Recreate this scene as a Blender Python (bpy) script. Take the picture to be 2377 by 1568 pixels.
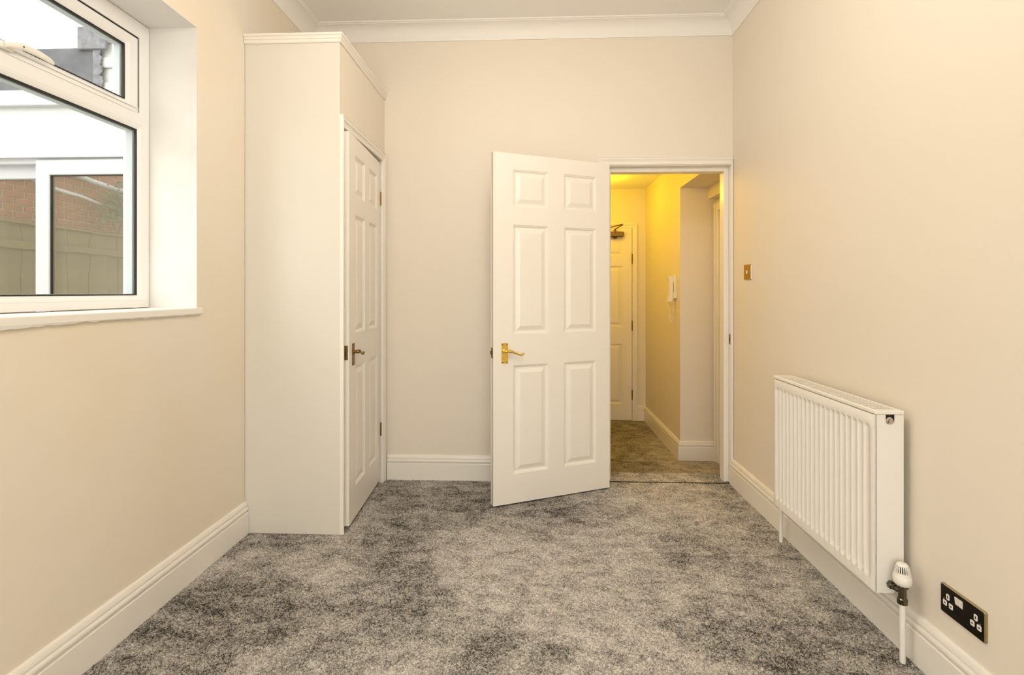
import bpy, math, random
import numpy as np
from mathutils import Vector, Matrix

random.seed(7)
R = math.radians
scene = bpy.context.scene
for o in list(bpy.data.objects):
    bpy.data.objects.remove(o, do_unlink=True)
col = scene.collection

# ------------------------------------------------------------------ camera
cam_d = bpy.data.cameras.new('camera')
cam_d.sensor_fit = 'HORIZONTAL'
cam_d.sensor_width = 36.0
cam_d.lens = 36.0 * 1172 / 2377
cam_d.shift_y = -(784 - 678) / 2377
cam_d.clip_start = 0.02
cam = bpy.data.objects.new('camera', cam_d)
col.objects.link(cam)
cam.location = (0, 0, 1.214)
cam.rotation_euler = (R(90), 0, R(2.31))
scene.camera = cam

# ------------------------------------------------------------------ sky, exposure
SKY = 4.0
world = bpy.data.worlds.new('overcast_sky')
scene.world = world
world.use_nodes = True
bg = world.node_tree.nodes['Background']
bg.inputs['Color'].default_value = (1.0, 0.945, 0.875, 1)
bg.inputs['Strength'].default_value = SKY
vs = scene.view_settings
vs.view_transform = 'Standard'
vs.look = 'None'
vs.exposure = 0.07
vs.gamma = 1.0
vs.use_curve_mapping = False
FILL_STRENGTH = 20.0  # glow of the added fill globe
HALL_W = 6.6

# ------------------------------------------------------------------ room measures (metres)
XL, XR, YB, YR = -1.445, 1.265, 3.245, -1.0      # left, right, far and near walls
ZC = 2.93                                        # ceiling
WT = 0.28                                        # outer wall thickness
BT = 0.16                                        # partition thickness
ZH = -0.112                                      # hall floor is one step down
WY0, WY1, WZ0, WZ1 = 0.88, 2.122, 1.145, 2.357   # window opening
DX0, DX1, DZ = 0.475, 1.253, 2.015               # doorway between linings

# ------------------------------------------------------------------ materials
def new_mat(name):
    m = bpy.data.materials.new(name)
    m.use_nodes = True
    nt = m.node_tree
    return m, nt, nt.nodes['Principled BSDF']

def coords(nt):
    return nt.nodes.new('ShaderNodeTexCoord').outputs['Object']

def paint(name, rgb, rough=0.6, bump=0.0, bscale=300.0, vary=0.0, vscale=2.0, vrgb=None, spec=0.5, coat=0.0):
    m, nt, p = new_mat(name)
    p.inputs['Base Color'].default_value = (*rgb, 1)
    p.inputs['Roughness'].default_value = rough
    p.inputs['Specular IOR Level'].default_value = spec
    p.inputs['Coat Weight'].default_value = coat
    p.inputs['Coat Roughness'].default_value = 0.08
    if vary or bump:
        c = coords(nt)
    if vary:
        n = nt.nodes.new('ShaderNodeTexNoise')
        n.inputs['Scale'].default_value = vscale
        n.inputs['Detail'].default_value = 4
        nt.links.new(c, n.inputs['Vector'])
        r = nt.nodes.new('ShaderNodeValToRGB')
        r.color_ramp.elements[0].position = 0.35
        r.color_ramp.elements[1].position = 0.7
        v = vrgb or tuple(x * (1 - vary) for x in rgb)
        r.color_ramp.elements[0].color = (*rgb, 1)
        r.color_ramp.elements[1].color = (*v, 1)
        nt.links.new(n.outputs['Fac'], r.inputs['Fac'])
        nt.links.new(r.outputs['Color'], p.inputs['Base Color'])
    if bump:
        n2 = nt.nodes.new('ShaderNodeTexNoise')
        n2.inputs['Scale'].default_value = bscale
        n2.inputs['Detail'].default_value = 3
        nt.links.new(c, n2.inputs['Vector'])
        b = nt.nodes.new('ShaderNodeBump')
        b.inputs['Strength'].default_value = bump
        b.inputs['Distance'].default_value = 0.002
        nt.links.new(n2.outputs['Fac'], b.inputs['Height'])
        nt.links.new(b.outputs['Normal'], p.inputs['Normal'])
    return m

def metal(name, rgb, rough=0.25, vary=0.0):
    m, nt, p = new_mat(name)
    p.inputs['Base Color'].default_value = (*rgb, 1)
    p.inputs['Metallic'].default_value = 1.0
    p.inputs['Roughness'].default_value = rough
    n = nt.nodes.new('ShaderNodeTexNoise')
    n.inputs['Scale'].default_value = 40
    nt.links.new(coords(nt), n.inputs['Vector'])
    mr = nt.nodes.new('ShaderNodeMapRange')
    mr.inputs['To Min'].default_value = rough * 0.8
    mr.inputs['To Max'].default_value = rough * 1.25
    nt.links.new(n.outputs['Fac'], mr.inputs['Value'])
    nt.links.new(mr.outputs['Result'], p.inputs['Roughness'])
    return m

def glass(name, refl=0.08, tint=(0.97, 0.99, 0.98)):
    m = bpy.data.materials.new(name)
    m.use_nodes = True
    nt = m.node_tree
    nt.nodes.clear()
    out = nt.nodes.new('ShaderNodeOutputMaterial')
    t = nt.nodes.new('ShaderNodeBsdfTransparent')
    t.inputs['Color'].default_value = (*tint, 1)
    g = nt.nodes.new('ShaderNodeBsdfGlossy')
    g.inputs['Roughness'].default_value = 0.01
    mx = nt.nodes.new('ShaderNodeMixShader')
    mx.inputs[0].default_value = refl
    nt.links.new(t.outputs[0], mx.inputs[1])
    nt.links.new(g.outputs[0], mx.inputs[2])
    nt.links.new(mx.outputs[0], out.inputs['Surface'])
    return m

def mirror_glass(name, refl, body):
    m = bpy.data.materials.new(name)
    m.use_nodes = True
    nt = m.node_tree
    nt.nodes.clear()
    out = nt.nodes.new('ShaderNodeOutputMaterial')
    d = nt.nodes.new('ShaderNodeBsdfDiffuse')
    d.inputs['Color'].default_value = (*body, 1)
    g = nt.nodes.new('ShaderNodeBsdfGlossy')
    g.inputs['Roughness'].default_value = 0.012
    n = nt.nodes.new('ShaderNodeTexNoise')
    n.inputs['Scale'].default_value = 2.5
    b = nt.nodes.new('ShaderNodeBump')
    b.inputs['Strength'].default_value = 0.12
    b.inputs['Distance'].default_value = 0.01
    nt.links.new(coords(nt), n.inputs['Vector'])
    nt.links.new(n.outputs['Fac'], b.inputs['Height'])
    nt.links.new(b.outputs['Normal'], g.inputs['Normal'])
    mx = nt.nodes.new('ShaderNodeMixShader')
    mx.inputs[0].default_value = refl
    nt.links.new(d.outputs[0], mx.inputs[1])
    nt.links.new(g.outputs[0], mx.inputs[2])
    nt.links.new(mx.outputs[0], out.inputs['Surface'])
    return m

def emitter(name, rgb, strength):
    m, nt, p = new_mat(name)
    p.inputs['Emission Color'].default_value = (*rgb, 1)
    p.inputs['Emission Strength'].default_value = strength
    p.inputs['Base Color'].default_value = (*rgb, 1)
    return m

def carpet_mat(name, light, dark, patch=1.0):
    m, nt, p = new_mat(name)
    p.inputs['Roughness'].default_value = 1.0
    p.inputs['Specular IOR Level'].default_value = 0.05
    c = coords(nt)
    def noise(scale, detail, rough=0.5, dist=0.0, sx=1.0, rot=0.0, off=(0, 0, 0)):
        mp = nt.nodes.new('ShaderNodeMapping')
        mp.inputs['Scale'].default_value = (1.0, sx, 1.0)
        mp.inputs['Rotation'].default_value = (0, 0, rot)
        mp.inputs['Location'].default_value = off
        nt.links.new(c, mp.inputs['Vector'])
        n = nt.nodes.new('ShaderNodeTexNoise')
        n.inputs['Scale'].default_value = scale
        n.inputs['Detail'].default_value = detail
        n.inputs['Roughness'].default_value = rough
        n.inputs['Distortion'].default_value = dist
        nt.links.new(mp.outputs[0], n.inputs['Vector'])
        return n.outputs['Fac']
    def ramp(fac, a, b):
        r = nt.nodes.new('ShaderNodeMapRange')
        r.inputs['From Min'].default_value = a
        r.inputs['From Max'].default_value = b
        nt.links.new(fac, r.inputs['Value'])
        return r.outputs['Result']
    def math_(op, a, b):
        n = nt.nodes.new('ShaderNodeMath')
        n.operation = op
        for i, v in enumerate((a, b)):
            if isinstance(v, (int, float)):
                n.inputs[i].default_value = v
            else:
                nt.links.new(v, n.inputs[i])
        return n.outputs[0]
    big = ramp(noise(1.25, 2.5, 0.5, 0.3, off=(0, 0, OFF)), 0.39, 0.57)
    mid = ramp(noise(8.5, 8, 0.74, 0.4, 1.6, 0.45), 0.36, 0.60)
    tuft = nt.nodes.new('ShaderNodeTexVoronoi')
    tuft.inputs['Scale'].default_value = 190
    nt.links.new(c, tuft.inputs['Vector'])
    sep = nt.nodes.new('ShaderNodeSeparateColor')
    nt.links.new(tuft.outputs['Color'], sep.inputs['Color'])
    fine = ramp(noise(420, 2), 0.3, 0.7)
    a = math_('ADD', math_('MULTIPLY', big, 0.32), math_('MULTIPLY', mid, 0.40))
    a = math_('ADD', a, math_('MULTIPLY', math_('SUBTRACT', sep.outputs[0], 0.42), 0.55))
    a = math_('ADD', a, math_('MULTIPLY', math_('SUBTRACT', fine, 0.45), 0.50))
    r = nt.nodes.new('ShaderNodeValToRGB')
    e = r.color_ramp.elements
    e[0].position, e[0].color = 0.02, (*dark, 1)
    e[1].position, e[1].color = 1.0, (*light, 1)
    nt.links.new(a, r.inputs['Fac'])
    nt.links.new(r.outputs['Color'], p.inputs['Base Color'])
    b = nt.nodes.new('ShaderNodeBump')
    b.inputs['Strength'].default_value = 0.5
    b.inputs['Distance'].default_value = 0.004
    nt.links.new(fine, b.inputs['Height'])
    nt.links.new(b.outputs['Normal'], p.inputs['Normal'])
    return m

OFF = 11.9
M = {}
M['wall'] = paint('cream_emulsion', (0.82, 0.74, 0.635), 0.62, 0.10, 260, 0.0, spec=0.3)
M['wall_l'] = paint('cream_emulsion_patchy', (0.82, 0.74, 0.635), 0.62, 0.10, 260, 0.1, 2.2, (0.81, 0.715, 0.57), spec=0.3)
M['ceil'] = paint('ceiling_emulsion', (0.90, 0.885, 0.855), 0.7, 0.08, 200, spec=0.3)
M['cove'] = paint('coving_paint', (0.88, 0.85, 0.81), 0.55)
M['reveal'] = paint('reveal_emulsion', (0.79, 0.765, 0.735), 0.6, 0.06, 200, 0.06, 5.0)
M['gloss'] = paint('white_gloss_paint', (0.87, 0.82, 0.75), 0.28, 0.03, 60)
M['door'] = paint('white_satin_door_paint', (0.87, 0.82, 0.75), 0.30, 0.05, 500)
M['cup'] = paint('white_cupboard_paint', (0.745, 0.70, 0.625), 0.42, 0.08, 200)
M['upvc'] = paint('white_upvc', (0.86, 0.845, 0.835), 0.28, 0.02, 40)
M['sill'] = paint('white_sill_paint', (0.86, 0.82, 0.76), 0.35, 0.2, 60)
M['rubber'] = paint('black_rubber', (0.006, 0.006, 0.006), 0.5, 0.05, 200)
M['rad'] = paint('white_enamel', (0.86, 0.82, 0.76), 0.32, 0.015, 80)
M['plastic'] = paint('white_plastic', (0.84, 0.80, 0.73), 0.35, 0.02, 80)
M['dark'] = paint('dark_void', (0.015, 0.013, 0.01), 0.6, 0.05, 80)
M['dark_brass'] = metal('aged_brass', (0.26, 0.17, 0.06), 0.34)
M['brass'] = metal('polished_brass', (0.83, 0.58, 0.13), 0.26)
M['chrome'] = metal('polished_chrome', (0.62, 0.58, 0.52), 0.14)
M['dark_chrome'] = metal('dark_nickel', (0.13, 0.12, 0.09), 0.2)  # evenly dark metal for valve body and cupboard latch bolt
M['switch_steel'] = metal('brown_tinted_steel', (0.48, 0.32, 0.13), 0.2)  # brown reflection of the warm hall put into the metal colour
M['black_nickel'] = metal('black_nickel', (0.035, 0.03, 0.026), 0.25)
M['nickel_edge'] = metal('nickel_edge', (0.42, 0.36, 0.20), 0.3)
M['carpet'] = carpet_mat('grey_brown_carpet', (0.85, 0.79, 0.725), (0.050, 0.046, 0.039))
M['hall_carpet'] = carpet_mat('hall_carpet', (0.66, 0.60, 0.52), (0.07, 0.06, 0.05))
M['glass'] = glass('window_glass', 0.03)
M['spacer'] = paint('grey_spacer_bar', (0.50, 0.55, 0.60), 0.4, 0.02, 60)
M['patio_glass'] = mirror_glass('reflective_patio_glass', 0.36, (0.150, 0.140, 0.105))
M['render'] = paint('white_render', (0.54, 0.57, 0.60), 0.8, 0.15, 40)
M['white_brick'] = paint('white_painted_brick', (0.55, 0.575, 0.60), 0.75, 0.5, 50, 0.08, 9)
M['felt'] = paint('grey_roofing_felt', (0.080, 0.086, 0.105), 0.9, 0.6, 160, 0.5, 7, (0.14, 0.15, 0.175))
M['lead'] = paint('lead_flashing', (0.10, 0.107, 0.13), 0.6, 0.5, 30, 0.4, 22, (0.2, 0.21, 0.24))
M['brick'] = paint('red_brick', (0.33, 0.13, 0.075), 0.85, 0.5, 60, 0.3, 6, (0.24, 0.10, 0.06))
M['mortar'] = paint('pale_mortar', (0.50, 0.42, 0.34), 0.9, 0.4, 90)
M['fence'] = paint('weathered_fence', (0.21, 0.17, 0.092), 0.85, 0.4, 40, 0.3, 5, (0.15, 0.12, 0.066))
M['concrete'] = paint('yard_concrete', (0.58, 0.56, 0.52), 0.9, 0.4, 30, 0.2, 3)
M['leaf'] = paint('ivy_leaf', (0.07, 0.11, 0.035), 0.5, 0.1, 60)
M['patio_upvc'] = paint('patio_upvc', (0.50, 0.53, 0.58), 0.35, 0.02, 40)
M['fill_lantern'] = emitter('fill_globe_glow', (1.0, 0.925, 0.82), FILL_STRENGTH)
M['hall_bulb'] = emitter('yellow_bulb', (1.0, 0.75, 0.15), 6.0)
M['shade'] = paint('paper_shade', (0.85, 0.82, 0.75), 0.8, 0.1, 80)

# ------------------------------------------------------------------ mesh helpers
WLOC = {}

def tag(o, label=None, cat=None, group=None, kind=None):
    for k, v in (('label', label), ('category', cat), ('group', group), ('kind', kind)):
        if v:
            o[k] = v
    return o

def empty(name, loc, rz=0.0, parent=None):
    o = bpy.data.objects.new(name, None)
    o.empty_display_size = 0.05
    col.objects.link(o)
    o.parent = parent
    o.location = loc
    o.rotation_euler = (0, 0, rz)
    WLOC[o] = Vector(loc) + (WLOC[parent] if parent else Vector((0, 0, 0)))
    return o

class MB:
    def __init__(self):
        self.v, self.f, self.m = [], [], []
        self.mi = 0
    def add(self, vs, fs):
        n = len(self.v)
        self.v += [tuple(p) for p in vs]
        self.f += [tuple(i + n for i in f) for f in fs]
        self.m += [self.mi] * len(fs)
        return self
    def box(self, x0, x1, y0, y1, z0, z1):
        vs = [(x, y, z) for z in (z0, z1) for y in (y0, y1) for x in (x0, x1)]
        return self.add(vs, [(0, 2, 3, 1), (4, 5, 7, 6), (0, 1, 5, 4), (1, 3, 7, 5), (3, 2, 6, 7), (2, 0, 4, 6)])
    def bbox(self, x0, x1, y0, y1, z0, z1, b=0.003):
        """box with chamfered edges"""
        b = min(b, (x1 - x0) * .45, (y1 - y0) * .45, (z1 - z0) * .45)
        X, Y, Z = (x0, x1), (y0, y1), (z0, z1)
        s = (1, -1)
        vs, idx = [], {}
        for i in (0, 1):
            for j in (0, 1):
                for k in (0, 1):
                    for a in range(3):
                        p = [X[i] + s[i] * b, Y[j] + s[j] * b, Z[k] + s[k] * b]
                        p[a] = (X[i], Y[j], Z[k])[a]
                        idx[(i, j, k, a)] = len(vs)
                        vs.append(p)
        fs = []
        for k in (0, 1):
            q = [idx[(i, j, k, 2)] for i, j in ((0, 0), (1, 0), (1, 1), (0, 1))]
            fs.append(q if k else q[::-1])
        for i in (0, 1):
            q = [idx[(i, j, k, 0)] for j, k in ((0, 0), (1, 0), (1, 1), (0, 1))]
            fs.append(q if i else q[::-1])
        for j in (0, 1):
            q = [idx[(i, j, k, 1)] for i, k in ((0, 0), (0, 1), (1, 1), (1, 0))]
            fs.append(q if j else q[::-1])
        for i in (0, 1):
            for j in (0, 1):
                q = [idx[(i, j, 0, 0)], idx[(i, j, 1, 0)], idx[(i, j, 1, 1)], idx[(i, j, 0, 1)]]
                fs.append(q if (i == j) else q[::-1])
        for i in (0, 1):
            for k in (0, 1):
                q = [idx[(i, 0, k, 0)], idx[(i, 0, k, 2)], idx[(i, 1, k, 2)], idx[(i, 1, k, 0)]]
                fs.append(q if (i != k) else q[::-1])
        for j in (0, 1):
            for k in (0, 1):
                q = [idx[(0, j, k, 1)], idx[(1, j, k, 1)], idx[(1, j, k, 2)], idx[(0, j, k, 2)]]
                fs.append(q if (j == k) == (True) else q[::-1])
        for i in (0, 1):
            for j in (0, 1):
                for k in (0, 1):
                    fs.append((idx[(i, j, k, 0)], idx[(i, j, k, 1)], idx[(i, j, k, 2)]))
        return self.add(vs, fs)
    def sweep(self, rings, closed_profile=True, caps=True):
        """rings: list of equal length point loops"""
        n = len(rings[0])
        vs = [p for r in rings for p in r]
        fs = []
        m = n if closed_profile else n - 1
        for a in range(len(rings) - 1):
            for i in range(m):
                j = (i + 1) % n
                fs.append((a * n + i, a * n + j, (a + 1) * n + j, (a + 1) * n + i))
        if caps and closed_profile:
            fs.append(tuple(range(n))[::-1])
            fs.append(tuple((len(rings) - 1) * n + i for i in range(n)))
        return self.add(vs, fs)
    def tube(self, pts, rad, n=12):
        pts = [Vector(p) for p in pts]
        if not hasattr(rad, '__len__'):
            rad = [rad] * len(pts)
        rings, up = [], None
        for i, p in enumerate(pts):
            t = (pts[min(i + 1, len(pts) - 1)] - pts[max(i - 1, 0)]).normalized()
            if up is None:
                up = Vector((0, 0, 1)) if abs(t.z) < .9 else Vector((1, 0, 0))
            a = (up - t * up.dot(t)).normalized()
            up = a
            b = t.cross(a)
            rings.append([p + (a * math.cos(2 * math.pi * k / n) + b * math.sin(2 * math.pi * k / n)) * rad[i] for k in range(n)])
        return self.sweep(rings)
    def lathe(self, prof, origin, axis='z', n=24):
        """prof: (radius, height) pairs"""
        o = Vector(origin)
        ax = {'x': Vector((1, 0, 0)), 'y': Vector((0, 1, 0)), 'z': Vector((0, 0, 1))}[axis] if isinstance(axis, str) else Vector(axis).normalized()
        a = ax.orthogonal().normalized()
        b = ax.cross(a)
        rings = [[o + ax * h + (a * math.cos(2 * math.pi * k / n) + b * math.sin(2 * math.pi * k / n)) * max(r, 1e-5) for k in range(n)] for r, h in prof]
        return self.sweep(rings)
    def build(self, name, mat, parent=None, smooth=False, world=True, angle=35):
        me = bpy.data.meshes.new(name)
        off = WLOC.get(parent, Vector((0, 0, 0))) if (parent and world) else Vector((0, 0, 0))
        me.from_pydata([(p[0] - off.x, p[1] - off.y, p[2] - off.z) for p in self.v], [], self.f)
        mats = mat if isinstance(mat, (list, tuple)) else [mat]
        for x in mats:
            me.materials.append(M[x])
        if len(mats) > 1:
            me.polygons.foreach_set('material_index', self.m)
        me.validate()
        import bmesh
        bm = bmesh.new()
        bm.from_mesh(me)
        bmesh.ops.recalc_face_normals(bm, faces=bm.faces)
        bm.to_mesh(me)
        bm.free()
        if smooth:
            me.polygons.foreach_set('use_smooth', [True] * len(me.polygons))
            me.set_sharp_from_angle(angle=R(angle))
        o = bpy.data.objects.new(name, me)
        col.objects.link(o)
        o.parent = parent
        WLOC[o] = off.copy()
        return o

def struct(o, label, cat):
    return tag(o, label, cat, kind='structure')

def copy_obj(o, parent, loc):
    c = o.copy()
    col.objects.link(c)
    c.parent = parent
    c.location = loc
    return c

# ------------------------------------------------------------------ floor with real pile relief
def carpet_floor():
    # fine pile where the picture looks, plain sheet elsewhere
    y0, y1, dx = 1.42, YB + BT, 0.0042
    nx, ny = int((XR - XL) / dx), int((y1 - y0) / dx)
    rng = np.random.default_rng(3)
    xs = np.linspace(XL, XR, nx)
    ys = np.linspace(y0, y1, ny)
    gx, gy = np.meshgrid(xs, ys)
    h = rng.random((ny, nx)) * 0.0065
    jx = (rng.random((ny, nx)) - .5) * dx * .6
    jy = (rng.random((ny, nx)) - .5) * dx * .6
    gx = gx + jx
    gy = gy + jy
    gx[:, 0], gx[:, -1], gy[0, :], gy[-1, :] = XL, XR, y0, y1
    h[0, :] = 0
    # step edge at the doorway: carpet turns down to the hall
    v = np.stack([gx, gy, h - 0.003], -1).reshape(-1, 3)
    idx = np.arange(nx * ny).reshape(ny, nx)
    q = np.stack([idx[:-1, :-1], idx[:-1, 1:], idx[1:, 1:], idx[1:, :-1]], -1).reshape(-1, 4)
    # outside the doorway nothing beyond the far wall
    cx = gx[:-1, :-1].reshape(-1)
    cy = gy[:-1, :-1].reshape(-1)
    q = q[(cy < YB + .006) | ((cx > DX0 - .01) & (cx < DX1 + .01))]
    extra = [(XL, YR, 0), (XR, YR, 0), (XR, y0, 0), (XL, y0, 0), (XL, YR, -.02), (XR, YR, -.02), (XR, YB, -.02), (XL, YB, -.02)]
    n0 = len(v)
    v = np.concatenate([v, np.array(extra)])
    q = np.concatenate([q, np.array([[n0, n0 + 1, n0 + 2, n0 + 3], [n0 + 7, n0 + 6, n0 + 5, n0 + 4]])])
    me = bpy.data.meshes.new('floor')
    me.vertices.add(len(v))
    me.vertices.foreach_set('co', v.reshape(-1).astype(np.float32))
    me.loops.add(q.size)
    me.loops.foreach_set('vertex_index', q.reshape(-1).astype(np.int32))
    me.polygons.add(len(q))
    me.polygons.foreach_set('loop_start', np.arange(0, q.size, 4, dtype=np.int32))
    me.polygons.foreach_set('use_smooth', np.ones(len(q), dtype=bool))
    me.update(calc_edges=True)
    me.materials.append(M['carpet'])
    o = bpy.data.objects.new('floor', me)
    col.objects.link(o)
    return struct(o, 'mottled grey brown twist pile carpet covering the room floor', 'floor')
carpet_floor()

# ------------------------------------------------------------------ walls and ceiling
mb = MB()
xo = XL - WT
mb.box(xo, XL, YR - .1, WY0, -.15, ZC + .05)
mb.box(xo, XL, WY1, YB + BT, -.15, ZC + .05)
mb.box(xo, XL, WY0, WY1, -.15, WZ0 - .03)
mb.box(xo, XL, WY0, WY1, WZ1, ZC + .05)
struct(mb.build('wall_left', 'wall_l'), 'cream painted left wall around the deep window recess', 'wall')
struct(MB().box(XR, XR + .12, YR - .1, YB, -.15, ZC + .05).build('wall_right', 'wall'), 'plain cream painted right wall behind the radiator', 'wall')
mb = MB()
mb.box(XL, DX0 - .03, YB, YB + BT, -.15, ZC + .05)
mb.box(DX1 + .03, XR + .35, YB, YB + BT, -.15, ZC + .05)
mb.box(DX0 - .03, DX1 + .03, YB, YB + BT, DZ + .03, ZC + .05)
struct(mb.build('wall_back', 'wall'), 'cream painted far wall with the open doorway', 'wall')
RWX0, RWX1, RWZ0, RWZ1 = -1.25, 1.05, .06, 2.30   # added glazed doors behind the viewer, to light the far wall
mb = MB()
mb.box(XL, RWX0, YR - .25, YR, -.15, ZC + .05)
mb.box(RWX1, XR, YR - .25, YR, -.15, ZC + .05)
mb.box(RWX0, RWX1, YR - .25, YR, -.15, RWZ0)
mb.box(RWX0, RWX1, YR - .25, YR, RWZ1, ZC + .05)
struct(mb.build('wall_front', 'wall'), 'cream painted wall behind the viewer, out of the picture', 'wall')
w2_ = empty('fill_window', (0, YR - .1, RWZ0))  # unseen glazing added to let daylight onto the far wall
struct(w2_, 'added white framed glazed doors for fill light behind the viewer, out of the picture', 'window')
mb = MB()
for a, b in ((RWX0, RWX0 + .06), (RWX1 - .06, RWX1), (-.08, -.02)):
    mb.bbox(a, b, YR - .16, YR - .09, RWZ0, RWZ1, .005)
mb.bbox(RWX0, RWX1, YR - .16, YR - .09, RWZ0, RWZ0 + .06, .005)
mb.bbox(RWX0, RWX1, YR - .16, YR - .09, RWZ1 - .06, RWZ1, .005)
mb.build('frame', 'upvc', w2_)
MB().box(RWX0 + .05, -.07, YR - .128, YR - .122, RWZ0 + .05, RWZ1 - .05).build('pane', 'glass', w2_)
MB().box(-.03, RWX1 - .05, YR - .128, YR - .122, RWZ0 + .05, RWZ1 - .05).build('pane', 'glass', w2_)
struct(MB().box(XL - WT, XR + .12, YR - .1, YB + BT, ZC, ZC + .12).build('ceiling', 'ceil'), 'flat pale ceiling of the room', 'ceiling')
# reveal plaster skins of the window recess
win = empty('window_1', (XL - .2, 1.5, WZ0))
struct(win, 'white plastic framed window with fixed pane below a top hung opener', 'window')
XF = -1.655                                       # room side face of the frame
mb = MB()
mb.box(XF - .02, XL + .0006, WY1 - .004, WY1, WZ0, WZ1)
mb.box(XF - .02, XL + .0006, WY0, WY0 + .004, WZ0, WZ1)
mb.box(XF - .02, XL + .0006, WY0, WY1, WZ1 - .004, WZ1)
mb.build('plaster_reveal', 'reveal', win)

# coving: concave quarter with a lip at ceiling and wall
CP, CH = 0.092, 0.095
def cove_profile():
    pts = [(0, ZC), (CP, ZC), (CP, ZC - .007), (CP - .009, ZC - .009)]
    for i in range(9):
        a = R(90) * i / 8
        pts.append((CP - .012 - (CP - .020) * math.sin(a), ZC - .012 - (CH - .018) * (1 - math.cos(a))))
    pts += [(.006, ZC - CH), (0, ZC - CH)]
    return pts
def run_profile(prof, side, a, b, cut_a=0, cut_b=0):
    """prof (offset from wall, z); runs along a wall from a to b, mitred by cut*offset"""
    rings = []
    for t, c in ((a, cut_a), (b, cut_b)):
        ring = []
        for d, z in prof:
            s = t + c * d
            if side == 'left': ring.append((XL + d, s, z))
            if side == 'right': ring.append((XR - d, s, z))
            if side == 'back': ring.append((s, YB - d, z))
        rings.append(ring)
    return MB().sweep(rings)
cp = cove_profile()
struct(run_profile(cp, 'left', YR, YB, 0, -1).build('trim_1', 'cove', smooth=True, angle=25), 'white plaster coving along the top of the left wall', 'coving')
struct(run_profile(cp, 'back', XL, XR, 1, -1).build('trim_2', 'cove', smooth=True, angle=25), 'white plaster coving along the top of the far wall', 'coving')
struct(run_profile(cp, 'right', YR, YB, 0, -1).build('trim_3', 'cove', smooth=True, angle=25), 'white plaster coving along the top of the right wall', 'coving')

# skirting: flat board with two beads
def skirt_profile(z0=0.0, h=0.16, t=0.021):
    p = [(0, z0), (t, z0), (t, z0 + .106), (t - .002, z0 + .1085), (t - .0085, z0 + .1095), (t - .0085, z0 + .1130)]
    for i in range(6):
        a = -90 + 180 * i / 5
        p.append((t - .006 + .006 * math.cos(R(a)), z0 + .1235 + .0095 * math.sin(R(a))))
    p += [(t - .0115, z0 + .1335), (t - .0115, z0 + .1370)]
    for i in range(6):
        a = R(90) * i / 5
        p.append((t - .011 + .004 * math.cos(a) - .006 * (i / 5), z0 + .140 + (h - .140) * math.sin(a)))
    p += [(0, z0 + h)]
    return p
sp = skirt_profile()
struct(run_profile(sp, 'left', YR, 2.480).build('baseboard_left', 'gloss', smooth=True, angle=30), 'white moulded skirting board under the window wall', 'baseboard')
struct(run_profile(sp, 'right', YR, YB - .001).build('baseboard_right', 'gloss', smooth=True, angle=30), 'white moulded skirting board behind the radiator pipes', 'baseboard')
struct(run_profile(sp, 'back', -.938, .419).build('baseboard_back', 'gloss', smooth=True, angle=30), 'white moulded skirting between the cupboard and the open door', 'baseboard')

# ------------------------------------------------------------------ window
def frame_yz(mb, x0, x1, y0, y1, z0, z1, wy, wz0, wz1=None, b=0.006):
    """rectangular frame in the YZ plane with mitred chamfered inner edge"""
    wz1 = wz0 if wz1 is None else wz1
    def loop(x, iy, iz0, iz1):
        return [(x, y0 + iy, z0 + iz0), (x, y1 - iy, z0 + iz0), (x, y1 - iy, z1 - iz1), (x, y0 + iy, z1 - iz1)]
    rings = [loop(x0, 0, 0, 0), loop(x1, 0, 0, 0), loop(x1, wy - b * 2, wz0 - b * 2, wz1 - b * 2), loop(x1 - b, wy, wz0, wz1), loop(x0, wy, wz0, wz1), loop(x0, 0, 0, 0)]
    return mb.sweep(rings, caps=False)
OY0, OY1, OZ0, OZ1 = WY0 + .006, WY1 - .006, WZ0 + .004, WZ1 - .006
TZ0, TZ1 = 1.897, 1.966                           # transom
frame_yz(MB(), XF - .065, XF, OY0, OY1, OZ0, TZ1, .060, .052, .069, .008).build('lower_frame', 'upvc', win)
frame_yz(MB(), XF - .065, XF, OY0, OY1, TZ1 - .0, OZ1, .052, .0012, .066, .0005).build('head_frame', 'upvc', win)
# flat line of the glazing bead and sealant
frame_yz(MB(), XF - .0015, XF + .0012, OY0 + .037, OY1 - .037, OZ0 + .029, TZ1 - .047, .0012, .0012, .0012, .0003).build('glazing_bead', 'upvc', win)
GY0, GY1, GZ0_, GZ1_ = OY0 + .059, OY1 - .059, OZ0 + .051, TZ1 - .068
frame_yz(MB(), XF - .014, XF - .006, GY0, GY1, GZ0_, GZ1_, .006, .005, .008, .001).build('gasket', 'rubber', win)
MB().box(XF - .018, XF - .014, GY0, GY1, GZ0_, GZ1_).build('pane', 'glass', win)
frame_yz(MB(), XF - .046, XF - .0185, GY0, GY1, GZ0_, GZ1_, .010, .006, .010, .0005).build('spacer_bar', 'spacer', win)
sy0_, sy1_, sz0_, sz1_ = OY0 + .060, OY1 - .060, TZ1 + .002, OZ1 - .074
sash = frame_yz(MB(), XF - .060, XF - .002, sy0_, sy1_, sz0_, sz1_, .060, .036, .048, .010).build('opening_sash', 'upvc', win)
frame_yz(MB(), XF - .055, XF - .0045, OY0 + .0525, OY1 - .0525, TZ1 + .0015, OZ1 - .0665, .0075, .0004, .0075, .0002).build('gasket', 'rubber', sash)
frame_yz(MB(), XF - .0005, XF + .0035, sy0_ + .004, sy1_ - .004, TZ1 - .001, TZ1 + .020, .002, .002, .003, .0005).build('drip_bead', 'upvc', sash)
py0_, py1_, pz0_, pz1_ = sy0_ + .059, sy1_ - .059, sz0_ + .035, sz1_ - .047
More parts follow.
